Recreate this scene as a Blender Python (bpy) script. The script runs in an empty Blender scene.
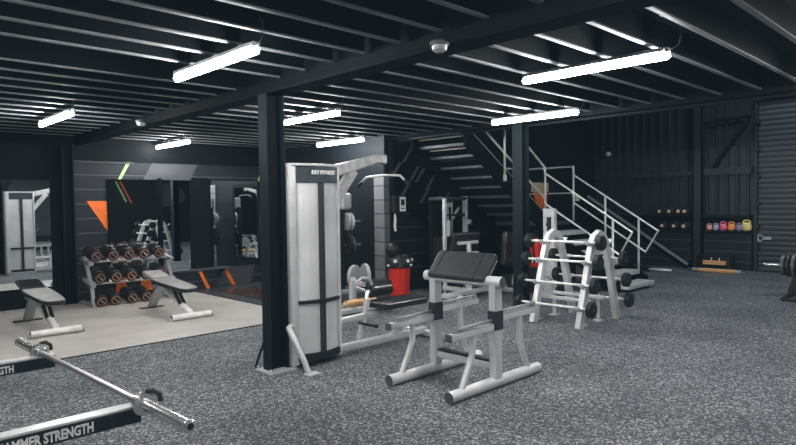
import bpy, bmesh, math, random
from mathutils import Vector, Matrix
random.seed(7)
PI = math.pi
SC = bpy.context.scene
COL = SC.collection

# ------------------------------------------------------------------ materials
def nodes_of(name):
    m = bpy.data.materials.new(name); m.use_nodes = True
    nt = m.node_tree; b = nt.nodes['Principled BSDF']
    return m, nt, b

def mat(name, col, rough=0.5, metal=0.0, var=0.12, scale=6.0, bump=0.0, spec=0.5, coat=0.0):
    m, nt, b = nodes_of(name)
    tc = nt.nodes.new('ShaderNodeTexCoord')
    n = nt.nodes.new('ShaderNodeTexNoise'); n.inputs['Scale'].default_value = scale; n.inputs['Detail'].default_value = 4
    nt.links.new(tc.outputs['Object'], n.inputs['Vector'])
    r = nt.nodes.new('ShaderNodeValToRGB')
    lo = [c*(1-var) for c in col]; hi = [min(1, c*(1+var)) for c in col]
    r.color_ramp.elements[0].color = (*lo, 1); r.color_ramp.elements[1].color = (*hi, 1)
    r.color_ramp.elements[0].position = .3; r.color_ramp.elements[1].position = .7
    nt.links.new(n.outputs['Fac'], r.inputs['Fac'])
    nt.links.new(r.outputs['Color'], b.inputs['Base Color'])
    b.inputs['Roughness'].default_value = rough; b.inputs['Metallic'].default_value = metal
    b.inputs['Specular IOR Level'].default_value = spec
    if coat: b.inputs['Coat Weight'].default_value = coat
    if bump:
        bp = nt.nodes.new('ShaderNodeBump'); bp.inputs['Strength'].default_value = bump; bp.inputs['Distance'].default_value = .01
        n2 = nt.nodes.new('ShaderNodeTexNoise'); n2.inputs['Scale'].default_value = 60
        nt.links.new(tc.outputs['Object'], n2.inputs['Vector'])
        nt.links.new(n2.outputs['Fac'], bp.inputs['Height']); nt.links.new(bp.outputs['Normal'], b.inputs['Normal'])
    return m

def emis(name, col, strength):
    m, nt, b = nodes_of(name)
    b.inputs['Base Color'].default_value = (.9, .9, .9, 1)
    b.inputs['Emission Color'].default_value = (*col, 1); b.inputs['Emission Strength'].default_value = strength
    return m

def floor_mat():
    m, nt, b = nodes_of('speckled_rubber')
    tc = nt.nodes.new('ShaderNodeTexCoord')
    v = nt.nodes.new('ShaderNodeTexVoronoi'); v.inputs['Scale'].default_value = 80
    v.inputs['Randomness'].default_value = 1
    nt.links.new(tc.outputs['Object'], v.inputs['Vector'])
    sep = nt.nodes.new('ShaderNodeSeparateColor'); nt.links.new(v.outputs['Color'], sep.inputs['Color'])
    r = nt.nodes.new('ShaderNodeValToRGB'); e = r.color_ramp.elements
    e[0].position = 0; e[0].color = (.048, .052, .057, 1)
    e[1].position = .5; e[1].color = (.105, .112, .119, 1)
    x = e.new(.76); x.color = (.20, .208, .216, 1)
    x = e.new(.93); x.color = (.40, .405, .41, 1)
    nt.links.new(sep.outputs['Red'], r.inputs['Fac'])
    n = nt.nodes.new('ShaderNodeTexNoise'); n.inputs['Scale'].default_value = 1.1; n.inputs['Detail'].default_value = 5
    nt.links.new(tc.outputs['Object'], n.inputs['Vector'])
    r2 = nt.nodes.new('ShaderNodeValToRGB'); r2.color_ramp.elements[0].color = (.7, .7, .72, 1); r2.color_ramp.elements[1].color = (1.15, 1.15, 1.15, 1)
    r2.color_ramp.elements[0].position = .3; r2.color_ramp.elements[1].position = .7
    nt.links.new(n.outputs['Fac'], r2.inputs['Fac'])
    mx = nt.nodes.new('ShaderNodeMix'); mx.data_type = 'RGBA'; mx.blend_type = 'MULTIPLY'; mx.inputs['Factor'].default_value = 1
    nt.links.new(r.outputs['Color'], mx.inputs['A']); nt.links.new(r2.outputs['Color'], mx.inputs['B'])
    nt.links.new(mx.outputs['Result'], b.inputs['Base Color'])
    b.inputs['Roughness'].default_value = .85
    b.inputs['Specular IOR Level'].default_value = .35
    bp = nt.nodes.new('ShaderNodeBump'); bp.inputs['Strength'].default_value = .35; bp.inputs['Distance'].default_value = .006
    nt.links.new(sep.outputs['Green'], bp.inputs['Height']); nt.links.new(bp.outputs['Normal'], b.inputs['Normal'])
    return m

def block_mat(name, col, mortar, bw=.45, rh=.232, off=0.0, rough=.55, zoff=0.0):
    m, nt, b = nodes_of(name)
    tc = nt.nodes.new('ShaderNodeTexCoord'); s = nt.nodes.new('ShaderNodeSeparateXYZ')
    nt.links.new(tc.outputs['Object'], s.inputs['Vector'])
    ad = nt.nodes.new('ShaderNodeMath'); ad.operation = 'ADD'
    nt.links.new(s.outputs['X'], ad.inputs[0]); nt.links.new(s.outputs['Y'], ad.inputs[1])
    az = nt.nodes.new('ShaderNodeMath'); az.operation = 'ADD'; az.inputs[1].default_value = zoff
    nt.links.new(s.outputs['Z'], az.inputs[0])
    c = nt.nodes.new('ShaderNodeCombineXYZ'); nt.links.new(ad.outputs[0], c.inputs['X']); nt.links.new(az.outputs[0], c.inputs['Y'])
    br = nt.nodes.new('ShaderNodeTexBrick')
    nt.links.new(c.outputs['Vector'], br.inputs['Vector'])
    br.inputs['Scale'].default_value = 1; br.inputs['Brick Width'].default_value = bw; br.inputs['Row Height'].default_value = rh
    br.inputs['Mortar Size'].default_value = .011; br.inputs['Mortar Smooth'].default_value = .3
    br.inputs['Color1'].default_value = (*col, 1); br.inputs['Color2'].default_value = (*[k*.85 for k in col], 1)
    br.inputs['Mortar'].default_value = (*mortar, 1)
    nt.links.new(br.outputs['Color'], b.inputs['Base Color'])
    b.inputs['Roughness'].default_value = rough
    bp = nt.nodes.new('ShaderNodeBump'); bp.inputs['Strength'].default_value = .4; bp.inputs['Distance'].default_value = .01; bp.invert = True
    nt.links.new(br.outputs['Fac'], bp.inputs['Height']); nt.links.new(bp.outputs['Normal'], b.inputs['Normal'])
    return m

def ribbed_mat(name, col, rough):
    return mat(name, col, rough, 0.0, .2, 3.0)

M = {}
M['rubber'] = floor_mat()
M['lane'] = mat('beige_lane_vinyl', (.47, .445, .415), .42, 0, .12, 2.2)
M['edge'] = mat('black_edge_strip', (.01, .01, .012), .6)
M['deck'] = mat('black_ceiling_deck', (.0045, .0065, .008), .8, spec=.15)
M['joist'] = mat('black_joist_steel', (.0035, .005, .006), .8, spec=.12)
M['flange'] = mat('lit_joist_flange', (.17, .178, .185), .6, 0, .15, 2.0)  # pale grey puts the lamp light on the joist undersides into the colour
M['beam'] = mat('black_beam_steel', (.003, .0042, .0055), .7, spec=.1)
M['beamlip'] = mat('dark_beam_lip', (.0045, .0065, .008), .7, spec=.08)
M['column'] = mat('black_column_paint', (.0025, .0035, .005), .5, spec=.12)
M['blueflange'] = mat('blue_grey_column_paint', (.008, .0125, .016), .5, spec=.2)
M['wall'] = mat('black_wall_paint', (.006, .008, .010), .6, 0, .2, 2)
M['flatblack'] = mat('flat_black_paint', (.004, .0058, .0075), .75, 0, .2, 2, spec=.2)
M['block'] = block_mat('dark_block_wall', (.013, .017, .022), (.075, .082, .09), 40.0, .232, zoff=.07)
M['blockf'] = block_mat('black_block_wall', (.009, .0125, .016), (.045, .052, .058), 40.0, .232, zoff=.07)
M['bluewall'] = mat('blue_grey_wall_paint', (.0085, .013, .017), .6, 0, .15, 1.5, spec=.2)
M['greywall'] = mat('grey_wall_graphic', (.07, .075, .082), .55, 0, .1, 3)
M['dash'] = mat('pale_wall_dash', (.075, .085, .095), .6)
M['orange'] = mat('orange_wall_graphic', (.85, .20, .025), .55)
M['green'] = mat('green_wall_graphic', (.42, .68, .30), .55)
M['ribwall'] = mat('dark_sheet_steel', (.019, .027, .034), .45, 0, .2, 1.5)
M['shutter'] = mat('grey_shutter_steel', (.056, .063, .069), .5, 0, .15, 1.0)
M['dado'] = block_mat('dark_dado_board', (.012, .017, .021), (.11, .12, .125), 30.0, .21, zoff=.03)
M['post'] = mat('blue_grey_post_paint', (.022, .03, .037), .45)
M['silver'] = mat('silver_frame_paint', (.66, .665, .665), .34, .25, .06, 8)
M['armgrey'] = mat('worn_grey_frame_paint', (.52, .52, .52), .4, .1, .2, 14)
M['silverd'] = mat('grey_frame_paint', (.38, .39, .40), .4, .2, .08, 8)
M['white'] = mat('white_plastic', (.78, .78, .76), .45)
M['shroud'] = mat('frosted_grey_shroud', (.66, .66, .66), .3, .1, .14, 2.0)
M['capdark'] = mat('charcoal_cap_plastic', (.045, .055, .065), .4)
M['blackp'] = mat('black_plastic', (.012, .013, .015), .45)
M['darkband'] = mat('dark_sleeve', (.03, .036, .042), .45)
M['vinyl'] = mat('black_vinyl_pad', (.022, .023, .025), .33, 0, .15, 10, .08)
M['padgrey'] = mat('charcoal_vinyl_pad', (.045, .046, .048), .36, 0, .15, 10, .08)
M['vinylg'] = mat('grey_sheen_vinyl', (.32, .315, .305), .3, 0, .15, 10, .08)
M['endcap'] = mat('grey_end_plug', (.10, .105, .11), .5)
M['rubberblk'] = mat('black_rubber', (.012, .012, .013), .5)
M['chrome'] = mat('chrome_steel', (.85, .85, .85), .24, .8, .08, 20)
M['knurl'] = mat('worn_bar_steel', (.60, .58, .56), .3, .8, .15, 40)
M['blue'] = mat('blue_black_arm_paint', (.012, .019, .026), .35)
M['letter'] = mat('white_lettering', (.82, .82, .80), .5)
M['red'] = mat('red_plastic', (.62, .03, .015), .35)
M['redd'] = mat('dark_red_plastic', (.42, .02, .012), .4)
M['capor'] = mat('orange_ring', (.40, .17, .10), .5)
M['capwh'] = mat('white_number_plate', (.75, .72, .66), .5)
M['rail'] = mat('galvanised_rail', (.75, .76, .75), .4, .25, .08, 10)
M['tread'] = mat('grey_tread_plate', (.55, .56, .55), .55, .1, .15, 12)
M['treadd'] = mat('dark_tread_plate', (.045, .055, .065), .5, 0, .15, 12)
M['nosing'] = mat('lit_grating_nosing', (.50, .47, .42), .5, 0, .3, 60)
M['wood'] = mat('pale_wood', (.70, .42, .19), .5, 0, .15, 5)
M['woodd'] = mat('brown_platform_wood', (.06, .032, .022), .25, 0, .3, 2)
M['plat'] = mat('dark_platform_rubber', (.045, .05, .055), .35)
M['yellow'] = mat('yellow_enamel', (.85, .74, .28), .4)
M['pink'] = mat('pink_enamel', (.9, .20, .36), .4)
M['peach'] = mat('peach_enamel', (.9, .48, .42), .4)
M['lilac'] = mat('lilac_enamel', (.5, .5, .68), .4)
M['orangek'] = mat('orange_enamel', (.95, .40, .10), .4)
M['violet'] = mat('violet_grey_enamel', (.32, .32, .50), .4)
M['pale'] = mat('pale_disc', (.95, .66, .45), .5)
M['paper'] = mat('white_paper', (.80, .80, .78), .7)
M['cream'] = mat('cream_banner', (.55, .47, .30), .7)
M['ltub'] = emis('lit_diffuser', (.98, .97, .96), 42.0)
M['lhouse'] = mat('white_light_housing', (.55, .55, .55), .5)
def mirror():
    m, nt, b = nodes_of('mirror_glass')
    b.inputs['Base Color'].default_value = (.80, .83, .84, 1); b.inputs['Metallic'].default_value = 1; b.inputs['Roughness'].default_value = .015
    return m
M['mirror'] = mirror()

# ------------------------------------------------------------------ mesh builder
def wloc(o):
    v = Vector((0, 0, 0))
    while o is not None:
        v = v + Vector(o.location); o = o.parent
    return v

def basis(d):
    d = Vector(d).normalized()
    a = Vector((0, 0, 1)) if abs(d.z) < .95 else Vector((1, 0, 0))
    s = d.cross(a).normalized(); u = s.cross(d).normalized()
    return d, s, u

class MB:
    def __init__(s): s.bm = bmesh.new()
    def face(s, vs, mi=0, smooth=False):
        try:
            f = s.bm.faces.new(vs); f.material_index = mi; f.smooth = smooth
        except ValueError: pass
    def box(s, lo, hi, mi=0, R=None, c=None):
        vs = []
        for z in (lo[2], hi[2]):
            for x, y in ((lo[0], lo[1]), (hi[0], lo[1]), (hi[0], hi[1]), (lo[0], hi[1])):
                p = Vector((x, y, z))
                if R is not None: p = R @ (p - Vector(c)) + Vector(c)
                vs.append(s.bm.verts.new(p))
        for q in ((3, 2, 1, 0), (4, 5, 6, 7), (0, 1, 5, 4), (1, 2, 6, 5), (2, 3, 7, 6), (3, 0, 4, 7)):
            s.face([vs[i] for i in q], mi)
        return s
    def bar(s, p, q, w, h, mi=0):            # rectangular bar, w sideways, h upward
        p, q = Vector(p), Vector(q); d, sd, u = basis(q - p)
        a = [s.bm.verts.new(p + sd*x*w/2 + u*y*h/2) for x, y in ((-1, -1), (1, -1), (1, 1), (-1, 1))]
        b = [s.bm.verts.new(q + sd*x*w/2 + u*y*h/2) for x, y in ((-1, -1), (1, -1), (1, 1), (-1, 1))]
        s.face(a, mi); s.face(b[::-1], mi)
        for i in range(4):
            j = (i+1) % 4; s.face([a[j], a[i], b[i], b[j]], mi)
        return s
    def tube(s, pts, r, seg=10, mi=0, cap=True, mic=None):
        pts = [Vector(p) for p in pts]; n = len(pts)
        rs = r if isinstance(r, (list, tuple)) else [r]*n
        d0, sd, u = basis(pts[1] - pts[0]); rings = []
        for i in range(n):
            if i == 0: t = pts[1] - pts[0]
            elif i == n-1: t = pts[-1] - pts[-2]
            else: t = (pts[i+1]-pts[i]).normalized() + (pts[i]-pts[i-1]).normalized()
            t = t.normalized()
            sd = (sd - t*sd.dot(t)).normalized(); u = sd.cross(t)
            k = 1.0
            if 0 < i < n-1:
                c = max(.4, (pts[i+1]-pts[i]).normalized().dot(t)); k = 1/c
            rings.append([s.bm.verts.new(pts[i] + (sd*math.cos(2*PI*j/seg) + u*math.sin(2*PI*j/seg))*rs[i]*(1 + (k-1)*.3)) for j in range(seg)])
        for a, b in zip(rings, rings[1:]):
            for j in range(seg):
                k = (j+1) % seg; s.face([a[j], a[k], b[k], b[j]], mi, True)
        if cap:
            mm = mi if mic is None else mic
            s.face(rings[0][::-1], mm); s.face(rings[-1], mm)
        return s
    def cyl(s, p, q, r, r2=None, seg=20, mi=0, mic=None):
        return s.tube([p, q], [r, r if r2 is None else r2], seg, mi, True, mic)
    def lathe(s, prof, c, axis=(0, 0, 1), seg=24, mi=0):   # prof: (radius, height) along axis
        d, sd, u = basis(axis); c = Vector(c); rings = []
        for r, h in prof:
            rings.append([s.bm.verts.new(c + d*h + (sd*math.cos(2*PI*j/seg) + u*math.sin(2*PI*j/seg))*max(r, .0006)) for j in range(seg)])
        for a, b in zip(rings, rings[1:]):
            for j in range(seg):
                k = (j+1) % seg; s.face([a[j], a[k], b[k], b[j]], mi, True)
        s.face(rings[0][::-1], mi); s.face(rings[-1], mi)
        return s
    def prism(s, poly, ax, a, b, mi=0):      # poly in the two other axes, extruded along ax from a to b
        def P(p, t):
            if ax == 0: return (t, p[0], p[1])
            if ax == 1: return (p[0], t, p[1])
            return (p[0], p[1], t)
        A = [s.bm.verts.new(P(p, a)) for p in poly]; B = [s.bm.verts.new(P(p, b)) for p in poly]
        s.face(A[::-1], mi); s.face(B, mi); n = len(poly)
        for i in range(n):
            j = (i+1) % n; s.face([A[i], A[j], B[j], B[i]], mi)
        return s
    def band(s, pts, w, ax, a, b, mi=0):     # flat bent strip: 2-D centre line with width(s) w, extruded along ax
        n = len(pts); ws = w if isinstance(w, (list, tuple)) else [w]*n
        L, R = [], []
        for i in range(n):
            p0 = Vector(pts[max(0, i-1)]); p1 = Vector(pts[min(n-1, i+1)]); t = (p1-p0).normalized(); nrm = Vector((-t.y, t.x))
            L.append(Vector(pts[i]) + nrm*ws[i]/2); R.append(Vector(pts[i]) - nrm*ws[i]/2)
        def P(p, t):
            if ax == 0: return (t, p[0], p[1])
            if ax == 1: return (p[0], t, p[1])
            return (p[0], p[1], t)
        vs = [[s.bm.verts.new(P(q, t)) for q in side] for side, t in ((L, a), (R, a), (R, b), (L, b))]
        for i in range(n-1):
            for k in range(4):
                k2 = (k+1) % 4; s.face([vs[k][i], vs[k][i+1], vs[k2][i+1], vs[k2][i]], mi)
        s.face([v[0] for v in vs], mi); s.face([v[-1] for v in vs][::-1], mi)
        return s
    def ball(s, c, r, sc=(1, 1, 1), mi=0, seg=20):
        prof = [(math.sin(PI*i/12)*r, -math.cos(PI*i/12)*r) for i in range(13)]
        b = len(s.bm.verts); s.lathe(prof, (0, 0, 0), (0, 0, 1), seg, mi)
        s.bm.verts.ensure_lookup_table()
        for v in list(s.bm.verts)[b:]:
            v.co = Vector((v.co.x*sc[0], v.co.y*sc[1], v.co.z*sc[2])) + Vector(c)
        return s
    def build(s, name, mats, parent=None, bevel=0.0, label=None, seg=2):
        bmesh.ops.recalc_face_normals(s.bm, faces=s.bm.faces[:])
        for e in s.bm.edges:
            if len(e.link_faces) == 2 and e.calc_face_angle(0) > .6: e.smooth = False
        me = bpy.data.meshes.new(name)
        if not isinstance(mats, (list, tuple)): mats = [mats]
        for m in mats: me.materials.append(m)
        o = bpy.data.objects.new(name, me); COL.objects.link(o)
        if parent is not None:
            off = wloc(parent); o.parent = parent
        else:
            vs = s.bm.verts
            xs = [v.co.x for v in vs]; ys = [v.co.y for v in vs]; zs = [v.co.z for v in vs]
            off = Vector(((min(xs)+max(xs))/2, (min(ys)+max(ys))/2, min(zs))); o.location = off
        if off.length > 0: bmesh.ops.translate(s.bm, verts=s.bm.verts[:], vec=-off)
        s.bm.to_mesh(me); s.bm.free()
        if bevel:
            b = o.modifiers.new('bevel', 'BEVEL'); b.width = bevel; b.segments = seg; b.limit_method = 'ANGLE'; b.angle_limit = .7
        if label: o['label'] = label
        return o

def struct(mb, name, mats, parent=None, bevel=0.0):
    o = mb.build(name, mats, None if parent is None else parent, bevel)
    # walls keep world coordinates for their textures
    if parent is None:
        off = Vector(o.location); o.data.transform(Matrix.Translation(off)); o.location = (0, 0, 0)
        o['kind'] = 'structure'
    return o

def thing(name, label, cat, loc=(0, 0, 0), group=None):
    o = bpy.data.objects.new(name, None); COL.objects.link(o); o.location = loc; o.empty_display_size = .1
    o['label'] = label; o['category'] = cat
    if group: o['group'] = group
    return o

def tag(o, label, cat, group=None, kind=None):
    o['label'] = label; o['category'] = cat
    if group: o['group'] = group
    if kind: o['kind'] = kind
    return o

def dup(root, loc, label, group=None, rotz=None):
    def cp(o, par):
        c = o.copy(); COL.objects.link(c); c.parent = par
        for ch in list(o.children): cp(ch, c)
        return c
    r = cp(root, None); r.location = loc; r['label'] = label
    if rotz is not None: r.rotation_euler = (0, 0, rotz)
    if group: r['group'] = group
    return r

def text_mesh(body, size, origin, xdir, zdir, mt, parent, name='lettering', shear=0.0, offset=0.0, space=1.0, align='LEFT', depth=.001, xs=1.0):
    cu = bpy.data.curves.new('txt', 'FONT'); cu.body = body; cu.size = size; cu.shear = shear; cu.offset = offset
    cu.space_character = space; cu.align_x = align; cu.extrude = depth; cu.resolution_u = 3
    to = bpy.data.objects.new('txt', cu); COL.objects.link(to)
    bpy.context.view_layer.update()
    dg = bpy.context.evaluated_depsgraph_get()
    me = bpy.data.meshes.new_from_object(to.evaluated_get(dg))
    bpy.data.objects.remove(to); bpy.data.curves.remove(cu)
    x = Vector(xdir).normalized(); z = Vector(zdir).normalized(); n = x.cross(z)
    off = wloc(parent)
    for v in me.vertices:
        c = v.co.copy(); v.co = Vector(origin) + x*c.x*xs + z*c.y + n*c.z - off
    me.materials.clear(); me.materials.append(mt)
    o = bpy.data.objects.new(name, me); COL.objects.link(o); o.parent = parent
    return o

# ------------------------------------------------------------------ setting
WY = 10.35            # back wall
BY = 7.32             # wall under the stairs
RX = 13.9             # outer wall
ZD = 2.8              # underside of the mezzanine deck
struct(MB().box((-4, -4, -.1), (RX+.1, WY+.1, 0)), 'floor', M['rubber'])
fl = struct(MB().box((-4, 6.62, 0), (4.76, WY, .006)), 'floor_lane', M['lane'])
struct(MB().box((-4, 6.60, 0), (4.76, 6.62, .008)), 'trim_1', M['edge'])
struct(MB().box((4.76, 6.60, 0), (4.80, WY, .012)), 'trim_2', M['edge'])
pf = struct(MB().box((4.80, 6.9, 0), (6.78, WY, .010)), 'floor_platform', M['plat'])
struct(MB().box((5.05, 7.7, .010), (6.5, 9.75, .014)), 'platform_inlay', M['woodd'])
struct(MB().box((-4, -4, ZD), (7.12, WY, ZD+.12)), 'ceiling', M['deck'])
struct(MB().box((7.12, -4, 5.2), (RX, BY, 5.3)), 'ceiling_hall', M['deck'])
# walls
wb = struct(MB().box((-4, WY, 0), (6.8, WY+.1, ZD)), 'wall_back', M['block'])
struct(MB().box((6.8, BY, 0), (6.9, WY, ZD)), 'wall_return', M['bluewall'])
ws = struct(MB().box((6.9, BY, 0), (RX, BY+.1, 5.2)), 'wall_stair', [M['blockf']])
wl = struct(MB().box((-4.1, -4, 0), (-4, WY, ZD)), 'wall_left', M['wall'])
wf = struct(MB().box((-4, -4.1, 0), (RX, -4, 5.2)), 'wall_front', M['wall'])
struct(MB().box((7.12, -4, ZD), (7.2, BY, 5.2)), 'wall_gallery', M['flatblack'])
# upper band of the back wall
struct(MB().box((-4, WY-.012, 2.24), (6.8, WY, ZD)), 'trim_3', M['flatblack'])
struct(MB().box((2.96, WY-.03, 2.21), (3.9, WY, 2.235)), 'painted_glow', M['greywall'])  # pale strip painted in for a lamp's smear of light
M['blockpale'] = block_mat('grey_pilaster_block', (.16, .165, .17), (.05, .055, .06), 40.0, .232, zoff=.07)
struct(MB().box((6.775, BY-.005, 0), (6.9, BY+.24, 1.98)), 'trim_19', M['blockpale'])
# painted graphics on the back wall
def graphic(poly, mt, y=WY, wallobj=wb, t=.004, name='painted_graphic'):
    return struct(MB().prism(poly, 1, y-t, y), name, mt, wallobj)
graphic([(3.15, 1.60), (3.46, 1.60), (3.46, 1.10)], M['orange'], name='painted_triangle')
graphic([(4.04, 1.93), (4.21, 2.24), (5.04, 2.26), (4.87, 1.93)], M['greywall'], name='painted_hexagon')
graphic([(3.63, 1.93), (3.68, 1.93), (3.85, 2.24), (3.79, 2.24)], M['green'], name='painted_stripe')
graphic([(6.24, 1.96), (6.28, 1.96), (6.42, 2.24), (6.37, 2.24)], M['green'], name='painted_stripe')
graphic([(5.30, 0.02), (6.05, 0.02), (6.40, 1.12), (6.15, 1.5), (5.95, .45), (5.5, .33)], M['greywall'], name='painted_hexagon')
for x in (3.55, 3.95):
    graphic([(x, .08), (x+.22, .08), (x+.14, .36), (x+.04, .36)], M['orange'], name='painted_stripe')
# matt black bay between the panels, and the stretch left of the column
graphic([(4.87, .36), (5.23, .36), (5.23, 2.0), (4.87, 2.0)], M['flatblack'], t=.003, name='painted_panel')
graphic([(-4, 0), (2.78, 0), (2.78, 2.24), (-4, 2.24)], M['flatblack'], t=.003, name='painted_panel')
# wall under the stairs: flat black upper corner with pale dashes
graphic([(7.0, 1.52), (7.06, 1.52), (8.3, .74), (8.3, 2.75), (7.0, 2.75)], M['flatblack'], BY, ws, .003, 'painted_panel')
for x, z in ((7.06, 2.05), (7.34, 2.32), (7.24, 1.68), (7.5, 2.0), (7.64, 1.98), (7.75, 1.62), (7.9, 1.85), (8.1, 2.08), (7.95, 1.35), (8.05, 1.5), (8.3, 1.55), (8.6, 1.3)):
    graphic([(x-.14, z-.13), (x-.07, z-.13), (x+.14, z+.13), (x+.07, z+.13)], M['dash'], BY-.004, ws, .003, 'painted_dash')
graphic([(8.3, 0), (RX, 0), (RX, 5.2), (8.3, 5.2)], M['flatblack'], BY, ws, .003, 'painted_panel')
# graphics on the wall behind the camera (seen in the mirrors)
def fgraphic(poly, mt): return struct(MB().prism(poly, 1, -4, -3.99), 'painted_hexagon', mt, wf)
fgraphic([(10.45, 2.45), (11.0, 2.45), (11.45, 1.9), (11.1, 1.5), (10.45, 1.5)], M['greywall'])
fgraphic([(8.55, 2.5), (8.62, 2.5), (9.0, 1.7), (8.93, 1.7)], M['green'])
fgraphic([(8.72, 2.5), (8.78, 2.5), (9.2, 1.65), (9.14, 1.65)], M['orange'])
fgraphic([(4.6, 1.5), (5.2, 2.6), (6.4, 2.6), (6.4, .5), (5.2, .5)], M['greywall'])
# low plinth along the back wall with orange stripes
pl = struct(MB().box((4.34, WY-.16, 0), (5.28, WY-.002, .34)), 'trim_5', M['block'])
struct(MB().box((4.32, WY-.18, .34), (5.55, WY-.002, .37)), 'trim_6', M['greywall'])
for x in (4.92,):
    struct(MB().prism([(x, .33), (x+.06, .33), (x+.22, .0), (x+.15, .0)], 1, WY-.165, WY-.16), 'painted_stripe', M['orange'], pl)
graphic([(5.46, .36), (5.53, .36), (5.74, .0), (5.66, .0)], M['orange'], t=.009, name='painted_stripe')

# mezzanine frame
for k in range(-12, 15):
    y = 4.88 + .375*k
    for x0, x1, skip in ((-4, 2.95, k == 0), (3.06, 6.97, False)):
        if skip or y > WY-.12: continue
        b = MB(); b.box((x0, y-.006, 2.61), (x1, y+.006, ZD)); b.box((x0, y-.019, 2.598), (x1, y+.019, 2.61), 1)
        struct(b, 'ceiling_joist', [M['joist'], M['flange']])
def hbeam(x0, x1, z0, z1, name):
    b = MB(); xm = (x0+x1)/2
    b.box((x0, -4, z0), (x1, WY, z0+.018), 1); b.box((x0, -4, z1-.018), (x1, WY, z1)); b.box((xm-.012, -4, z0+.018), (xm+.012, WY, z1-.018))
    struct(b, name, [M['beam'], M['beamlip']])
hbeam(2.91, 3.10, 2.48, ZD, 'ceiling_beam')
hbeam(6.95, 7.12, 2.55, ZD, 'ceiling_beam')
struct(MB().box((7.10, -4, 2.52), (7.13, BY, ZD+.12)), 'trim_7', M['flatblack'])
def column(x0, x1, y0, y1, z1, plate=True, name='support_column'):
    b = MB(); ym = (y0+y1)/2
    b.box((x0, y0, 0), (x0+.014, y1, z1), 1); b.box((x1-.014, y0, 0), (x1, y1, z1), 1); b.box((x0+.014, ym-.005, 0), (x1-.014, ym+.005, z1))
    o = struct(b, name, [M['column'], M['blueflange']])
    if plate:
        p = MB(); p.box((x0-.05, y0-.06, 0), (x1+.05, y1+.06, .015))
        for sx in (x0-.03, x1+.03):
            for sy in (y0-.04, y1+.04): p.cyl((sx, sy, .012), (sx, sy, .045), .014, .008, 8)
        struct(p, 'base_plate', M['silver'], o)
column(2.90, 3.09, 4.64, 4.77, 2.48)
struct(MB().tube([(2.90, 4.90, .012), (2.905, 4.86, .10), (2.91, 4.76, .27)], .012, 8), 'column_tie', M['blackp'])
column(2.77, 2.93, 10.18, 10.345, 2.48, False)
column(6.95, 7.12, 4.74, 4.90, 2.55)
b = MB(); b.box((RX-.2, 4.78, 0), (RX-.02, 4.81, 5.2)); b.box((RX-.2, 4.96, 0), (RX-.02, 4.99, 5.2)); b.box((RX-.2, 4.78, 0), (RX-.17, 4.99, 5.2))
struct(b, 'support_column', M['post'])

# outer wall: ribbed sheet above, boarded dado below
b = MB(); prof = []; y = -4.0
while y < BY:
    prof += [(RX, y), (RX, y+.11), (RX-.035, y+.13), (RX-.035, y+.17), (RX, y+.19)]; y += .2
prof = [(x, min(y, BY)) for x, y in prof]
poly = prof + [(RX+.1, BY), (RX+.1, -4)]
A = [b.bm.verts.new((x, y, 0)) for x, y in poly]; B = [b.bm.verts.new((x, y, 5.2)) for x, y in poly]
for i in range(len(poly)):
    j = (i+1) % len(poly); b.face([A[i], A[j], B[j], B[i]])
wr = struct(b, 'wall_right', M['ribwall'])
struct(MB().box((RX-.10, 3.86, 0), (RX-.03, 4.78, .80)), 'trim_8', M['dado'])
struct(MB().box((RX-.10, 4.99, 0), (RX-.03, BY, .80)), 'trim_9', M['dado'])
struct(MB().box((RX-.34, 3.86, .80), (RX-.03, 4.78, .83)), 'trim_10', M['blueflange'])
struct(MB().box((RX-.34, 4.99, .80), (RX-.03, BY, .83)), 'trim_11', M['blueflange'])
struct(MB().box((RX-.20, 3.86, 1.10), (RX-.03, 4.78, 1.15)), 'trim_12', M['blueflange'])
struct(MB().box((RX-.34, 4.99, 1.12), (RX-.03, BY, 1.15)), 'trim_13', M['blueflange'])
struct(MB().box((RX-.14, 3.86, 2.0), (RX-.03, 4.78, 2.14)), 'trim_14', M['ribwall'])
struct(MB().box((RX-.14, 4.99, 2.0), (RX-.03, BY, 2.10)), 'trim_15', M['ribwall'])
struct(MB().box((RX-.06, 3.88, .83), (RX-.036, 4.78, 1.10)), 'trim_16', M['flatblack'])
struct(MB().box((RX-.06, 4.99, .83), (RX-.036, BY, 1.12)), 'trim_17', M['flatblack'])
struct(MB().cyl((RX-.12, 3.86, 3.18), (RX-.12, 4.84, 3.12), .035), 'wall_pipe', M['blueflange'])
struct(MB().bar((RX-.1, 3.90, 3.16), (RX-.1, 4.70, 2.02), .03, .07), 'wall_brace', M['flatblack'])
b = MB(); b.bar((RX-.42, 4.98, .10), (RX-.42, 7.3, 1.60), .10, .05)
struct(b, 'wall_brace', M['silverd'])  # pale bar stands for the light along the brace's top edge
struct(MB().bar((RX-.40, 5.0, .06), (RX-.40, 7.3, 1.54), .06, .16), 'wall_brace', M['flatblack'])
# roller shutter
b = MB(); prof = []; z = 0.0
while z < 3.38:
    prof += [(RX-.072, z), (RX-.085, z+.018), (RX-.09, z+.05), (RX-.086, z+.085), (RX-.072, z+.10)]; z += .105
prof += [(RX-.02, z), (RX-.02, 0)]
A = [b.bm.verts.new((x, -2.0, q)) for x, q in prof]; B = [b.bm.verts.new((x, 3.74, q)) for x, q in prof]
for i in range(len(prof)):
    j = (i+1) % len(prof); b.face([A[i], A[j], B[j], B[i]])
b.face(A); b.face(B[::-1])
sd = struct(b, 'door_1', M['shutter'])
b = MB(); b.box((RX-.14, 3.75, 0), (RX-.03, 3.80, 3.5)); 
for z in (.45, .9, 1.35, 1.9, 2.45, 3.0): b.box((RX-.19, 3.70, z), (RX-.10, 3.80, z+.07), 1)
b.cyl((RX-.15, 3.78, 3.45), (RX-.15, 3.60, 3.62), .05)
struct(b, 'guide_rail', [M['post'], M['blackp']], sd)
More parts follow.
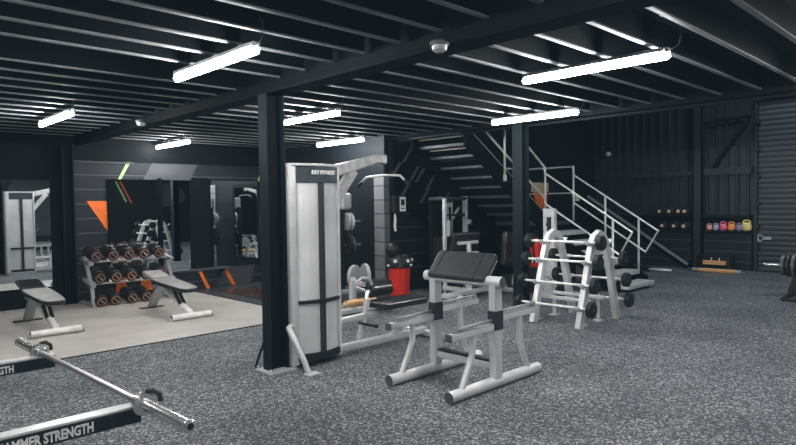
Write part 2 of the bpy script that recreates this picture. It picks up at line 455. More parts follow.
b = MB(); b.cyl((RX-.2, -2, 3.62), (RX-.2, 3.74, 3.62), .12); struct(b, 'shutter_roll', M['shutter'], sd)
b = MB(); b.box((RX-.13, 3.50, .66), (RX-.08, 3.72, .72)); b.box((RX-.13, 3.66, .62), (RX-.08, 3.74, .76)); struct(b, 'handle', M['silverd'], sd)

# ------------------------------------------------------------------ mirrors
def wall_mirror(x0, x1, z0, z1, label, y=WY):
    t = thing('wall_mirror', label, 'mirror', ((x0+x1)/2, y-.03, z0), 'mirrors on the back wall')
    MB().box((x0, y-.022, z0), (x1, y-.005, z1)).build('mirror_pane', M['mirror'], t)
    b = MB(); e = .014
    b.box((x0-e, y-.028, z0-e), (x0, y-.004, z1+e)); b.box((x1, y-.028, z0-e), (x1+e, y-.004, z1+e))
    b.box((x0, y-.028, z1), (x1, y-.004, z1+e)); b.box((x0, y-.028, z0-e), (x1, y-.004, z0))
    b.build('frame', M['beamlip'], t)
    return t
wall_mirror(.35, 2.63, .30, 1.93, 'wide wall mirror at far left reflecting the white tower machine')
wall_mirror(3.48, 4.27, .36, 1.94, 'dark mirror panel behind the dumbbell rack, beside the orange triangle')
wall_mirror(4.36, 4.85, .37, 1.94, 'narrow mirror panel right of the black wall pole, above the plinth')
wall_mirror(5.25, 6.24, .38, 1.96, 'mirror panel nearest the centre column on the back wall')
struct(MB().box((4.29, WY-.06, .37), (4.345, WY-.004, 1.98)), 'trim_18', M['column'])
rm = thing('wall_mirror', 'mirror on the blue grey return wall facing the platform', 'mirror', (6.785, 8.92, .38))
MB().box((6.776, 8.45, .38), (6.797, 9.4, 1.88)).build('mirror_pane', M['mirror'], rm)
b = MB()
for y0, y1, z0, z1 in ((8.36, 8.45, .3, 1.96), (9.4, 9.46, .3, 1.96), (8.45, 9.4, 1.88, 1.96), (8.45, 9.4, .3, .38)): b.box((6.77, y0, z0), (6.798, y1, z1))
b.build('frame', M['flatblack'], rm)

# ------------------------------------------------------------------ ceiling lights
def make_light():
    t = thing('strip_light', '', 'ceiling light', (0, 0, 2.5), 'lit strip lights under the mezzanine')
    b = MB(); b.tube([(0, -.60, 2.5), (0, -.585, 2.5), (0, .585, 2.5), (0, .60, 2.5)], [.016, .028, .028, .016], 14)
    b.build('diffuser', M['ltub'], t)
    b = MB(); b.box((-.03, -.57, 2.528), (.03, .57, 2.552)); b.build('housing', M['lhouse'], t)
    for s in (-1, 1):
        MB().box((-.028, s*.585-.012, 2.515), (.028, s*.585+.012, 2.555)).build('end_cap', M['lhouse'], t, .006)
    for s in (-1, 1): MB().cyl((0, s*.42, 2.55), (0, s*.42, ZD), .005, seg=6).build('hanger', M['blackp'], t)
    b = MB(); b.tube([(0, -.60, 2.53), (0, -.66, 2.56), (0, -.68, 2.66), (-.06, -.66, 2.74), (-.09, -.63, 2.76)], .006, 6)
    b.build('cord', M['blackp'], t)
    b = MB(); b.lathe([(.045, 0), (.045, .035), (.03, .05)], (-.10, -.62, ZD-.05), seg=14); b.build('junction_box', M['silverd'], t)
    return t
L0 = make_light()
LIGHTS = [((2.10, 4.05), 'large lit strip light at front left, nearest the top of the centre column'),
          ((2.03, 7.66), 'small lit strip light at far left, in front of the wall mirror'),
          ((4.27, 9.66), 'short lit strip light nearest the back wall, above the dumbbell rack'),
          ((4.21, 5.85), 'lit strip light just right of the centre column, above the white tower machine'),
          ((6.25, 7.80), 'thin lit strip light farthest back in the middle, above the lat pulldown arm'),
          ((4.31, 2.32), 'longest lit strip light, at upper right in front of the second beam'),
          ((6.27, 4.12), 'lit strip light touching the top of the second column, above the stairs'),
          ((2.10, 0.40), 'added unseen strip light outside the frame, left row'),  # from here on, unseen lights added to brighten the foreground floor
          ((4.28, -1.30), 'added unseen strip light outside the frame, middle row'),
          ((6.27, 0.45), 'added unseen strip light outside the frame, right row'),
          ((-.05, 2.30), 'added unseen strip light outside the frame, first lamp of the leftmost row'),
          ((-.05, 5.85), 'added unseen strip light outside the frame, second lamp of the leftmost row'),
          ((2.10, -3.0), 'added unseen strip light outside the frame, left row near the rear wall')]
for i, ((x, y), lb) in enumerate(LIGHTS):
    if i == 0: L0.location = (x, y, 2.5); L0['label'] = lb
    else: dup(L0, (x, y, 2.5), lb)
# smoke detectors
d0 = thing('smoke_detector', 'white smoke detector on the main beam at upper centre', 'smoke detector', (2.83, 2.53, 2.48), 'smoke detectors')
MB().lathe([(.05, 0), (.062, -.012), (.06, -.03)], (2.83, 2.53, 2.50)).build('base', M['endcap'], d0)
MB().lathe([(.05, 0), (.045, -.03), (.02, -.045)], (2.83, 2.53, 2.472)).build('sensor_head', M['silverd'], d0)
dup(d0, (2.83, 7.25, 2.50), 'small white smoke detector on the main beam at left, beyond the front light')

# unseen fill lights added high in the hall to brighten the right side
def hall_fill(x, y, e):
    l = bpy.data.lights.new('hall_fill', 'AREA'); l.shape = 'RECTANGLE'; l.size = 1.4; l.size_y = .3; l.energy = e; l.color = (.86, .93, 1.0)
    o = bpy.data.objects.new('hall_fill', l); COL.objects.link(o); o.location = (x, y, 4.9)
hall_fill(9.6, .5, 22); hall_fill(11.8, 3.0, 26)

# ------------------------------------------------------------------ staircase
st = thing('staircase', 'steel staircase with white tube handrails rising to the mezzanine', 'staircase', (9.9, 5.3, 0))
XN, XF, YN, YF, ZL = 9.36, 10.40, 5.9, 7.02, 1.12
n1, rise, run = 7, .167, .253
for i in range(6):
    z = .12+rise*i; y = 4.38+run*i
    b = MB(); b.box((XN+.03, y, z-.075), (XF-.05, y+.30, z)); b.build('tread', M['tread'], st, .012)
for x in (XN, XF):
    b = MB(); b.prism([(4.52, 0), (4.52, .17), (5.9, 1.12), (5.9, .86), (4.72, 0)], 0, x-.02, x+.02); b.build('stringer', M['beamlip'], st)
MB().box((XN, YN, ZL-.06), (XF, YF, ZL)).build('landing', M['treadd'], st)
b = MB()
for x, y in ((XF-.03, YN+.03), (XF-.03, YF-.03), (XN+.03, YF-.03), (XN+.03, YN+.03)): b.box((x-.03, y-.03, 0), (x+.03, y+.03, ZL-.06))
b.build('landing_leg', M['column'], st)
for i in range(1, 10):
    z = ZL+.163*i; x = XN-.256*(i-1)
    mt = M['treadd']
    o = MB().box((x-.27, YN+.03, z-.045), (x, YF-.03, z)).build('tread', mt, st)
    g = MB(); g.box((x-.03, YN+.04, z-.07), (x+.005, YF-.04, z+.004))
    g.build('nosing', M['nosing'] if i >= 8 else M['treadd'] if i < 6 else M['darkband'], o)  # top nosings paler than the rest: their light is put into the colour
for y in (YN, YF):
    b = MB(); b.prism([(XN, 1.25), (7.14, 2.66), (7.14, 2.36), (XN, .90)], 1, y-.02, y+.02); b.build('stringer', M['beamlip'], st)
    b = MB(); b.bar((XN, y-.0, 1.255), (7.14, y-.0, 2.665), .06, .012); b.build('stringer_cap', M['silverd'] if y == YN else M['beamlip'], st)
R = .020
def rail(pts): MB().tube(pts, R, 8).build('handrail', M['rail'], st)
def post(p, q): MB().tube([p, q], R, 8).build('rail_post', M['rail'], st)
xr = XN
rail([(7.2, YN, 3.05 + .42), (8.72, YN, 2.52), (9.34, YN, 2.10)][1:] if False else [(7.3, YN, 3.42), (9.34, YN, 2.10), (xr, YN, 1.99), (xr, 4.32, .985), (xr, 4.52, .61), (xr, YN, 1.45), (9.34, YN, 1.55), (7.0, YN, 3.02)])
rail([(XF, YF, 2.14), (XF, 5.94, 2.14), (XF, 5.93, 1.98), (XF, 4.34, .96), (XF, 4.56, .59), (XF, 5.93, 1.455), (XF, 5.94, 1.64), (XF, YF, 1.64), (XF, YF, 2.14)])
rail([(XF, YF, 2.14), (XN, YF, 2.14)])
post((xr, YN+.0, 1.1), (xr, YN, 2.1)); post((xr, 4.64, .12), (xr, 4.64, 1.18))
post((XF, 4.68, .2), (XF, 4.68, 1.18)); post((XF, YF, ZL), (XF, YF, 2.14)); post((XF, 5.94, ZL), (XF, 5.94, 2.14)); post((XF, 5.3, .75), (XF, 5.3, 1.58))
post((8.12, YN-.03, 1.86), (8.12, YN-.03, 2.82))
b = MB(); b.box((8.09, YN-.05, 1.83), (8.15, YN-.02, 1.93)); b.build('post_bracket', M['rail'], st)

# ------------------------------------------------------------------ lat pulldown machine
lp = thing('lat_pulldown_machine', 'silver lat pulldown machine with tall frosted tower beside the centre column', 'exercise machine', (3.6, 4.75, 0))
YT = 4.60
def arc(x0, x1, yc, bulge, n=9):
    return [(x0+(x1-x0)*i/(n-1), yc - bulge*(1-(2*i/(n-1)-1)**2)) for i in range(n)]
outer = arc(3.10, 3.66, YT, .075)
b = MB(); b.prism(arc(3.17, 3.64, YT+.012, .06) + [(3.64, 4.94), (3.17, 4.94)], 2, .12, 1.74); b.build('shroud', M['shroud'], lp)
b = MB(); b.prism(arc(3.172, 3.648, YT-.004, .066) + [(3.648, 4.95), (3.172, 4.95)], 2, 1.70, 1.85); cap = b.build('top_cap', M['capdark'], lp, .004)
b = MB(); b.prism(outer + [(3.66, 4.97), (3.10, 4.97)], 2, 1.85, 1.875); b.build('top_rim', M['silver'], lp, .006)
for i, (x0, x1) in enumerate(((3.10, 3.175), (3.640, 3.675))):
    b = MB(); b.box((x0, YT-.008, .02 if i == 0 else .03), (x1, 4.97, 1.855)); b.build('upright', M['silver'], lp, .012)
b = MB(); b.box((3.095, YT+.02, .03), (3.102, 4.95, 1.84)); b.build('side_panel', M['silverd'], lp)
b = MB(); b.box((3.385, YT-.066, .09), (3.44, YT-.04, 1.72)); b.build('centre_strip', M['darkband'], lp)
b = MB(); b.prism(arc(3.172, 3.648, YT-.012, .062, 9) + [(3.648, YT+.05), (3.172, YT+.05)], 2, .585, .615); b.lathe([(.03, 0), (.03, .015), (.02, .02)], (3.412, YT-.068, .60), (0, -1, 0), 14); b.build('cross_strap', M['blackp'], lp)
b = MB(); b.prism(arc(3.16, 3.66, YT-.002, .07) + [(3.66, 4.9), (3.16, 4.9)], 2, .06, .115); b.build('tower_base', M['blackp'], lp)
MB().box((3.12, 4.70, .0), (3.68, 4.98, .07)).build('base_foot', M['silverd'], lp)
text_mesh('LIFE FITNESS', .050, (3.29, YT-.078, 1.775), (1, 0, 0), (0, 0, 1), M['letter'], cap, 'lettering', .35, .0018, 1.0, 'LEFT', .006, .95)
b = MB(); b.tube([(3.12, 4.62, .40), (3.04, 4.56, .395), (3.025, 4.51, .365), (3.04, 4.46, .28), (3.08, 4.39, .12), (3.10, 4.35, .01)], .026, 12); b.build('leg', M['silver'], lp)
MB().box((3.06, 4.29, 0), (3.19, 4.385, .014)).build('foot_plate', M['silver'], lp, .004)
b = MB(); b.box((3.385, 4.945, .09), (3.44, 4.965, 1.72)); b.build('rear_strip', M['darkband'], lp)
b = MB(); b.box((3.172, 4.945, .585), (3.648, 4.968, .615)); b.build('rear_strap', M['blackp'], lp)
# arm, bar and cable
b = MB(); b.band([(3.62, 1.80), (4.28, 1.965), (4.41, 1.965)], [.12, .085, .10], 1, 4.70, 4.80); b.build('pulley_arm', M['armgrey'], lp, .012)
b = MB(); b.band([(3.64, 1.42), (3.98, 1.84)], .10, 1, 4.715, 4.785); b.build('arm_gusset', M['armgrey'], lp, .008)
b = MB(); b.cyl((4.40, 4.72, 1.96), (4.40, 4.78, 1.96), .05); b.build('pulley', M['blackp'], lp)
b = MB(); b.cyl((4.40, 4.75, 1.95), (4.40, 4.75, 1.80), .006, seg=6); b.build('cable', M['blackp'], lp)
b = MB(); b.tube([(4.40, 5.16, 1.70), (4.40, 5.03, 1.785), (4.40, 4.75, 1.80), (4.40, 4.50, 1.785), (4.40, 4.37, 1.69)], .013, 8); lb = b.build('lat_bar', M['silver'], lp)
MB().tube([(4.40, 5.18, 1.688), (4.40, 5.10, 1.74)], .018, 8).build('grip', M['blackp'], lb); MB().tube([(4.40, 4.35, 1.677), (4.40, 4.43, 1.735)], .018, 8).build('grip', M['blackp'], lb)
# base rails, seat
b = MB(); b.bar((3.66, 4.68, .07), (4.95, 4.68, .07), .07, .08); b.build('base_rail', M['silver'], lp, .02)
b = MB(); b.bar((4.92, 4.4, .04), (4.92, 5.0, .04), .08, .07); b.build('rear_foot', M['silver'], lp, .015)
b = MB(); b.bar((3.66, 4.70, .33), (4.50, 4.70, .37), .06, .06); b.build('upper_rail', M['silver'], lp, .015)
b = MB(); b.bar((3.98, 4.70, .10), (4.10, 4.70, .52), .06, .05); b.build('seat_post', M['silver'], lp, .012)
b = MB(); b.bar((4.45, 4.68, .09), (4.42, 4.68, .42), .07, .07); b.build('seat_post', M['silver'], lp, .012)
b = MB(); b.box((4.16, 4.48, .41), (4.78, 4.84, .475)); b.build('seat', M['vinyl'], lp, .02, seg=3)
b = MB(); b.cyl((4.30, 4.90, .55), (4.60, 4.90, .55), .07); b.build('thigh_roller', M['vinyl'], lp, .012)
b = MB(); b.cyl((4.27, 4.90, .55), (4.63, 4.90, .55), .02, seg=10); b.bar((4.10, 4.72, .50), (4.28, 4.90, .55), .03, .03); b.build('roller_axle', M['silver'], lp)
b = MB(); b.cyl((3.93, 4.64, .30), (4.12, 4.60, .24), .014, seg=10); b.ball((4.13, 4.60, .238), .022); b.build('adjuster_knob', M['blackp'], lp)

# ------------------------------------------------------------------ preacher curl bench
pb = thing('preacher_curl_bench', 'silver preacher curl bench with sloped black arm pad in the centre', 'bench', (3.95, 3.27, 0))
for y in (2.95, 3.60):
    b = MB(); b.cyl((3.36, y, .045), (4.54, y, .045), .045, seg=18, mic=1); b.build('base_tube', [M['silver'], M['endcap']], pb)
    b = MB(); b.box((3.89, y-.035, .06), (3.985, y+.035, .86)); b.build('upright', M['silver'], pb, .012)
    b = MB(); b.box((3.884, y-.041, .47), (3.991, y+.041, .625)); b.build('sleeve', M['darkband'], pb, .006)
    b = MB(); b.bar((3.36, y, .49), (3.90, y, .50), .055, .055); b.build('front_arm', [M['silver']], pb, .01)
    b = MB(); b.box((3.352, y-.03, .460), (3.372, y+.03, .52)); b.build('end_plug', M['endcap'], pb, .008)
    b = MB(); b.tube([(3.43, y, .54), (3.88, y, .55)], .013, 8); b.box((3.42, y-.02, .515), (3.445, y+.02, .565)); b.box((3.42, y-.028, .517), (3.86, y+.028, .524)); b.build('rest_rod', M['silverd'], pb)
    b = MB(); b.bar((3.97, y, .555), (4.52, y, .565), .055, .055); b.build('rear_arm', M['silver'], pb, .01)
    b = MB(); b.tube([(4.02, y, .61), (4.48, y, .615)], .013, 8); b.box((4.46, y-.02, .59), (4.485, y+.02, .635)); b.box((4.0, y-.028, .585), (4.5, y+.028, .592)); b.build('rest_rod', M['silverd'], pb)
    b = MB(); b.tube([(3.645, y, .47), (3.64, y, .33), (3.60, y, .25), (3.50, y, .06)], .026, 12); b.build('front_strut', M['silver'], pb)
    b = MB(); b.tube([(4.27, y, .54), (4.27, y, .34), (4.31, y, .22), (4.40, y, .06)], .026, 12); b.build('rear_strut', M['silver'], pb)
b = MB(); b.bar((3.94, 2.95, .17), (3.94, 3.60, .17), .06, .06); b.build('foot_crossbar', M['silver'], pb, .01)
b = MB(); b.box((3.91, 3.0, .20), (3.975, 3.56, .222)); b.build('foot_tread', M['blackp'], pb, .006)
b = MB(); b.cyl((3.93, 2.87, .855), (3.93, 3.70, .855), .046, mic=1); b.build('top_tube', [M['silver'], M['endcap']], pb)
cx, cz, ang = 3.97, .955, math.radians(49)
Rm = Matrix.Rotation(-ang, 3, 'Y')
b = MB(); b.box((cx-.14, 3.01, cz-.035), (cx+.14, 3.64, cz+.035), 0, Rm, (cx, 0, cz)); pad = b.build('arm_pad', M['padgrey'], pb, .028, seg=4)
for ys in (3.12, 3.55): MB().box((cx-.135, ys, cz+.0345), (cx+.135, ys+.006, cz+.0375), 0, Rm, (cx, 0, cz)).build('seam', M['blackp'], pad)
b = MB(); b.box((cx-.10, 3.03, cz-.05), (cx+.11, 3.62, cz-.034), 0, Rm, (cx, 0, cz)); b.box((3.92, 3.05, .86), (3.98, 3.10, .92)); b.box((3.92, 3.55, .86), (3.98, 3.60, .92)); b.build('pad_bracket', M['silverd'], pb)

# ------------------------------------------------------------------ power rack arms and barbell in the foreground
pr = thing('power_rack', 'dark blue power rack safety arms with white lettering at lower left', 'power rack', (.2, 3.3, 0))
for i, y in enumerate((2.70, 4.0)):
    a = MB().box((.12, y-.03, .560), (1.01, y+.03, .625)).build('safety_arm', M['blue'], pr, .004)
    MB().box((.12, y-.034, .625), (1.015, y+.034, .638)).build('arm_liner', M['silver'], a, .004)
    t = text_mesh('HAMMER STRENGTH', .056, (.815 if i == 0 else .80, y-.0315, .573), (1, 0, 0), (0, 0, 1), M['letter'], a, 'lettering', 0, .0022, 1.0, 'RIGHT', .0008, .66)
    MB().box((.08, y-.04, 0), (.16, y+.04, 2.3)).build('upright', M['blue'], pr, .006)
    MB().box((-.9, y-.04, 0), (.45 if i else .1, y+.04, .05)).build('base_rail', M['blue'], pr, .006)
MB().box((.08, 2.70, 2.24), (.16, 4.0, 2.3)).build('crossbar', M['blue'], pr, .006)
# barbell: lies across both arms, slightly turned
N = Vector((1.022, 2.19, 0)); Fp = Vector((.922, 4.45, 0)); zb = .638+.0145
ax = (Fp-N).normalized(); mid = (N+Fp)/2
def bp(t): v = mid + ax*t; return (v.x, v.y, zb)
bb = thing('barbell', 'chrome barbell lying across the rack arms at lower left', 'barbell', (mid.x, mid.y, .638))
MB().tube([bp(-.66), bp(.66)], .0145, 14).build('shaft', M['knurl'], bb)
for s in (-1, 1):
    b = MB(); b.lathe([(.014, 0), (.0255, .002), (.0255, .40), (.0235, .405), (.0235, .415), (.026, .418), (.026, .43), (.022, .434)], bp(s*.672), ax*s, 22)
    sl = b.build('sleeve', M['chrome'], bb)
    b = MB(); b.cyl(bp(s*1.105), bp(s*1.1085), .013); b.build('end_hole', M['blackp'], sl)
    b = MB(); b.lathe([(.03, 0), (.036, .004), (.036, .02), (.028, .025)], bp(s*.655), ax*s, 20); b.build('stop_ring', M['chrome'], bb)
    b = MB(); b.lathe([(.029, 0), (.05, .003), (.05, .022), (.044, .028), (.029, .03)], bp(s*.684), ax*s, 20)
    e = b.build('collar', M['chrome'], bb)
    b = MB(); q = Vector(bp(s*.70)); b.tube([q+Vector((.005, 0, .05)), q+Vector((.035, s*.008, .052)), q+Vector((.062, s*.015, .03)), q+Vector((.066, s*.018, .0))], .011, 8); b.build('clip_lever', M['blackp'], e)

# ------------------------------------------------------------------ adjustable benches
def make_bench():
    t = thing('adjustable_bench', '', 'bench', (0, 0, 0), 'adjustable benches on the beige lane')
    b = MB(); b.cyl((-.27, -.60, .045), (.27, -.60, .045), .04, seg=16, mic=1); b.build('front_foot', [M['white'], M['endcap']], t)
    for s in (-1, 1):
        MB().cyl((s*.27, -.60, .024), (s*.30, -.60, .024), .024, seg=12).build('wheel', M['silverd'], t)
        MB().cyl((s*.22, -.60, .0), (s*.22, -.60, .02), .03, seg=10).build('rubber_foot', M['silverd'], t)
    b = MB(); b.bar((0, -.60, .07), (0, .34, .36), .07, .06); b.build('main_beam', M['white'], t, .012)
    b = MB(); b.bar((0, .70, .02), (0, .36, .36), .12, .05); b.build('rear_leg', M['silverd'], t, .01)
    b = MB(); b.box((-.17, .66, 0), (.17, .75, .014)); b.build('rear_foot', M['blackp'], t, .004)
    prof = [(.35, .395), (.25, .385), (-.1, .38), (-.45, .365), (-.62, .355)]
    b = MB(); b.box((-.10, .30, .335), (.10, .40, .37)); b.bar((0, .36, .37), (0, -.45, .345), .08, .03); b.build('pad_frame', M['silverd'], t)
    # back pad: flat slab with narrowed head end
    b = MB(); pts = [(-.15, .33), (.15, .33), (.16, .1), (.145, -.3), (.12, -.55), (.08, -.62), (-.08, -.62), (-.12, -.55), (-.145, -.3), (-.16, .1)]
    def zz(y): return .375 + .06*(y+.62)/.95
    lo = [b.bm.verts.new((x, y, zz(y)-.02)) for x, y in pts]; hi = [b.bm.verts.new((x, y, zz(y)+.035)) for x, y in pts]
    b.face(lo[::-1], 1); b.face(hi)
    for i in range(len(pts)):
        j = (i+1) % len(pts); b.face([lo[i], lo[j], hi[j], hi[i]], 1)
    b.build('back_pad', [M['vinylg'], M['vinyl']], t, .015, seg=3)  # top paler than the sides: the vinyl's sheen is put into the colour
    b = MB(); b.box((-.14, .36, .43), (.14, .70, .485), 0, Matrix.Rotation(.22, 3, 'X'), (0, .36, .43)); b.build('seat_pad', [M['vinylg']], t, .02, seg=3)
    b = MB(); b.bar((.03, -.34, .17), (.03, -.12, .36), .035, .03); b.bar((-.03, -.34, .17), (-.03, -.12, .36), .035, .03); b.build('adjuster_ladder', M['blackp'], t)
    b = MB(); b.cyl((0, -.22, .31), (.20, -.22, .31), .014, seg=8); b.build('adjuster_handle', M['blackp'], t)
    return t
be = make_bench(); be.location = (3.58, 8.25, .006); be['label'] = 'adjustable bench with pale topped pad in front of the dumbbell rack'
bl = dup(be, (2.03, 8.48, .006), 'adjustable bench with raised dark seat at far left, in front of the wide mirror')
for c in bl.children:
    if c.name.startswith('seat_pad'): c.data = c.data.copy(); c.data.materials[0] = M['vinyl']

# ------------------------------------------------------------------ dumbbell rack and dumbbells
dr = thing('dumbbell_rack', 'grey three tier dumbbell rack against the back wall', 'rack', (3.55, 9.85, 0.006))
TI = [(.715, 9.92), (.39, 9.84), (.045, 9.76)]
for x in (2.99, 4.22):
    b = MB(); b.band([(9.62, .0), (9.70, .30), (9.90, .62), (10.02, .74)], [.06, .06, .055, .05], 0, x-.025, x+.025)
    b.box((x-.03, 9.62, .006), (x+.03, 10.2, .05)); b.build('side_frame', M['silverd'], dr, .006)
    b = MB()
    for z, y in TI[:2]: b.prism([(y-.22, z-.10), (y+.18, z-.02), (y+.18, z+.03), (y-.24, z-.05)], 0, x-.036, x+.036)
    b.build('tier_bracket', M['silverd'], dr, .006)
for z, y in TI:
    for dy, dz in ((-.13, -.045), (.12, .01)):
        b = MB(); b.bar((3.0, y+dy, z+dz), (4.21, y+dy, z+dz), .045, .03); b.build('tier_rail', M['silverd'], dr, .004)
# saddles
for z, y in TI[:2]:
    for k in range(5):
        for s in (-.055, .055): MB().box((3.10+.235*k+s-.03, y-.155, z-.04), (3.10+.235*k+s+.0, y-.10, z+.005)).build('saddle', M['white'], dr, .004)
def make_dumbbell():
    t = thing('dumbbell', '', 'dumbbell', (0, 0, 0), 'round rubber dumbbells on the three tier rack')
    tl = .20
    d = Vector((0, -math.cos(tl), -math.sin(tl)))
    c = Vector((0, 0, .0))
    MB().cyl(c-d*.07, c+d*.07, .017, seg=12).build('handle', M['chrome'], t)
    for s in (1, -1):
        h = MB().lathe([(.05, 0), (.088, .008), (.094, .02), (.094, .095), (.086, .108), (.066, .110)], c+d*s*.062, d*s, 22).build('head', M['rubberblk'], t)
        MB().lathe([(.050, 0), (.068, 0), (.068, .005), (.055, .0065), (.050, .0)], c+d*s*(.062+.109), d*s, 22).build('end_ring', M['capor'], h)
        MB().lathe([(.05, 0), (.05, .003)], c+d*s*(.062+.109), d*s, 22).build('end_disc', M['rubberblk'], h)
        dd, sd_, u_ = basis(d*s)
        b = MB(); q = c+d*s*(.062+.117); b.bar(q-(sd_+u_)*.034, q+(sd_+u_)*.034, .046, .004)
        b.build('number_plate', M['capwh'], h)
    return t
D0 = make_dumbbell(); first = True
ordw = ['leftmost', 'second from the left', 'third from the left', 'fourth from the left', 'rightmost']
tiers = [('top', .715+.075, 9.90, [3.08, 3.33, 3.57, 3.80, 4.04]), ('middle', .39+.075, 9.82, [3.10, 3.34, 3.57, 3.80, 4.04]), ('bottom', .045+.075, 9.74, [3.09, 3.29, 3.54, 3.76])]
for nm, z, y, xs in tiers:
    for k, x in enumerate(xs):
        w = ordw[k] if k < len(xs)-1 else 'rightmost'
        lb = f'black dumbbell with orange ring, {w} on the {nm} rack tier'
        if first: o = D0; o.location = (x, y, z); o['label'] = lb; first = False
        else: o = dup(D0, (x, y, z), lb)
        for h in o.children:
            h.scale = (1, 1, 1)

# ------------------------------------------------------------------ barbell rack with fixed barbells
br = thing('barbell_rack', 'white A frame barbell rack between the second column and the stairs', 'rack', (6.85, 3.9, 0))
FR = [(6.36, .0), (6.44, .26), (6.52, .52), (6.60, .78), (6.665, .97), (6.72, 1.045), (6.83, 1.09), (6.93, 1.055), (7.0, .97), (7.08, .74), (7.18, .4), (7.30, .0)]
for y in (3.60, 4.22):
    MB().band(FR, [.10, .10, .095, .09, .09, .10, .11, .10, .09, .09, .095, .10], 1, y-.035, y+.035).build('end_frame', M['silver'], br, .008)
    b = MB(); b.tube([(6.60, y+.09, .0), (6.62, y+.09, .34), (6.70, y+.09, .50), (6.80, y+.09, .54), (6.90, y+.09, .50), (6.98, y+.09, .34), (7.0, y+.09, .0)], .022, 10); b.build('inner_brace', M['silver'], br)
    MB().box((6.55, y+.04, 0), (6.66, y+.14, .012)).build('brace_foot', M['silver'], br); MB().box((6.94, y+.04, 0), (7.06, y+.14, .012)).build('brace_foot', M['silver'], br)
for x, z in ((6.62, .30), (6.98, .30)):
    b = MB(); b.bar((x, 3.60, z), (x, 4.31, z), .06, .04); b.build('crossbar', M['silver'], br, .006)
def barbell_spot(i, side):
    z = (.25, .51, .775, 1.0)[i]; x = (6.44, 6.52, 6.60, 6.67)[i] - .085 if side == 0 else (7.225, 7.15, 7.07, 7.0)[i] + .085
    return x, z
for side in (0, 1):
    for i in range(4):
        x, z = barbell_spot(i, side); s = 1 if side == 0 else -1
        for y in (3.60, 4.22):
            b = MB(); b.band([(x+s*.07, z-.035), (x-s*.0, z-.028), (x-s*.035, z-.005), (x-s*.04, z+.02)], .022, 1, y-.03, y+.03); b.build('cradle', M['silver'], br)
names = ['lowest', 'second lowest', 'second highest', 'highest']
FB = thing('fixed_barbell', '', 'barbell', (0, 0, 0), 'fixed barbells on the A frame rack')
MB().cyl((0, -.47, .0), (0, .47, .0), .015, seg=12).build('bar', M['white'], FB)
for s in (-1, 1):
    h = MB().lathe([(.05, 0), (.085, .008), (.09, .015), (.09, .06), (.082, .07), (.05, .072)], (0, s*.45, 0), (0, s, 0), 24).build('weight_head', M['rubberblk'], FB)
    MB().lathe([(.045, 0), (.045, .004)], (0, s*(.45+.070), 0), (0, s, 0), 16).build('end_disc', M['darkband'], h)
first = True
for side in (0, 1):
    for i in range(4):
        if side == 1 and i == 3: continue
        x, z = barbell_spot(i, side)
        lb = f'{names[i]} fixed barbell on the {"near side of the white A frame rack" if side == 0 else "far, stair facing side of the A frame rack"}'
        if first: FB.location = (x, 3.93, z); FB['label'] = lb; first = False
        else: dup(FB, (x, 3.93, z), lb)

br.location.y -= .03
for o in bpy.data.objects:
    if o.name.startswith('fixed_barbell'): o.location.y -= .03

# ------------------------------------------------------------------ machine with white slotted column behind the rack
cm = thing('cable_column_machine', 'white machine column with an oval slot standing behind the barbell rack', 'exercise machine', (8.3, 5.22, 0))
b = MB()
hx = 8.3; W0, W1 = 5.07, 5.28
b.box((hx, W0, .03), (hx+.08, W1, 1.02)); b.box((hx, W0, 1.02), (hx+.08, W0+.065, 1.24)); b.box((hx, W1-.065, 1.02), (hx+.08, W1, 1.24)); b.box((hx, W0, 1.24), (hx+.08, W1, 1.38))
b.build('column', M['silver'], cm, .012)
MB().lathe([(.045, 0), (.045, .03)], (hx-.004, 5.175, 1.13), (1, 0, 0)).build('slot_insert', M['blackp'], cm)
b = MB(); b.box((hx+.02, W0+.05, 1.0), (hx+.06, W1-.05, 1.26)); b.build('slot_back', M['blackp'], cm)
b = MB(); b.box((hx-.05, W0-.15, 0), (hx+.55, W1+.15, .04)); b.build('base', M['silverd'], cm, .006)
b = MB(); b.box((hx+.08, W0+.05, .3), (hx+.5, W1-.05, .36)); b.box((hx+.42, W0+.08, .04), (hx+.5, W1-.08, .3)); b.build('seat', M['vinyl'], cm, .015)

# ------------------------------------------------------------------ selectorised machine under the stairs
sm = thing('chest_press_machine', 'dim selectorised press machine under the stairs behind the preacher bench', 'exercise machine', (7.8, 6.4, 0))
b = MB(); b.box((7.41, 6.55, 0), (7.465, 6.61, 1.57)); b.build('upright', M['silver'], sm, .012)
b = MB(); b.box((7.98, 6.57, 0), (8.03, 6.66, 1.60)); b.build('upright', M['silverd'], sm, .008)
b = MB(); b.box((7.41, 6.57, 1.53), (8.04, 6.92, 1.59)); b.build('top_cap', M['capdark'], sm, .02)
b = MB(); b.box((7.45, 6.90, .1), (7.99, 6.94, 1.58)); b.build('rear_shroud', M['bluewall'], sm)
b = MB(); b.box((7.47, 6.62, .1), (7.97, 6.88, .92))
for k in range(9): b.box((7.465, 6.61, .12+.088*k), (7.975, 6.62, .18+.088*k))
b.build('weight_stack', M['blackp'], sm)
b = MB(); b.cyl((7.66, 6.70, .9), (7.66, 6.70, 1.58), .012, seg=8); b.cyl((7.76, 6.70, .9), (7.76, 6.70, 1.58), .012, seg=8); b.box((7.64, 6.66, 1.42), (7.74, 6.72, 1.50)); b.bar((7.70, 6.64, 1.22), (7.86, 6.64, 1.40), .04, .03); b.build('guide_rods', M['silverd'], sm)
b = MB(); b.box((7.48, 6.60, .94), (7.60, 6.606, 1.20)); b.build('instruction_card', M['paper'], sm)
b = MB(); b.box((7.46, 6.60, 1.27), (7.98, 6.63, 1.31)); b.build('cross_strap', M['blackp'], sm)
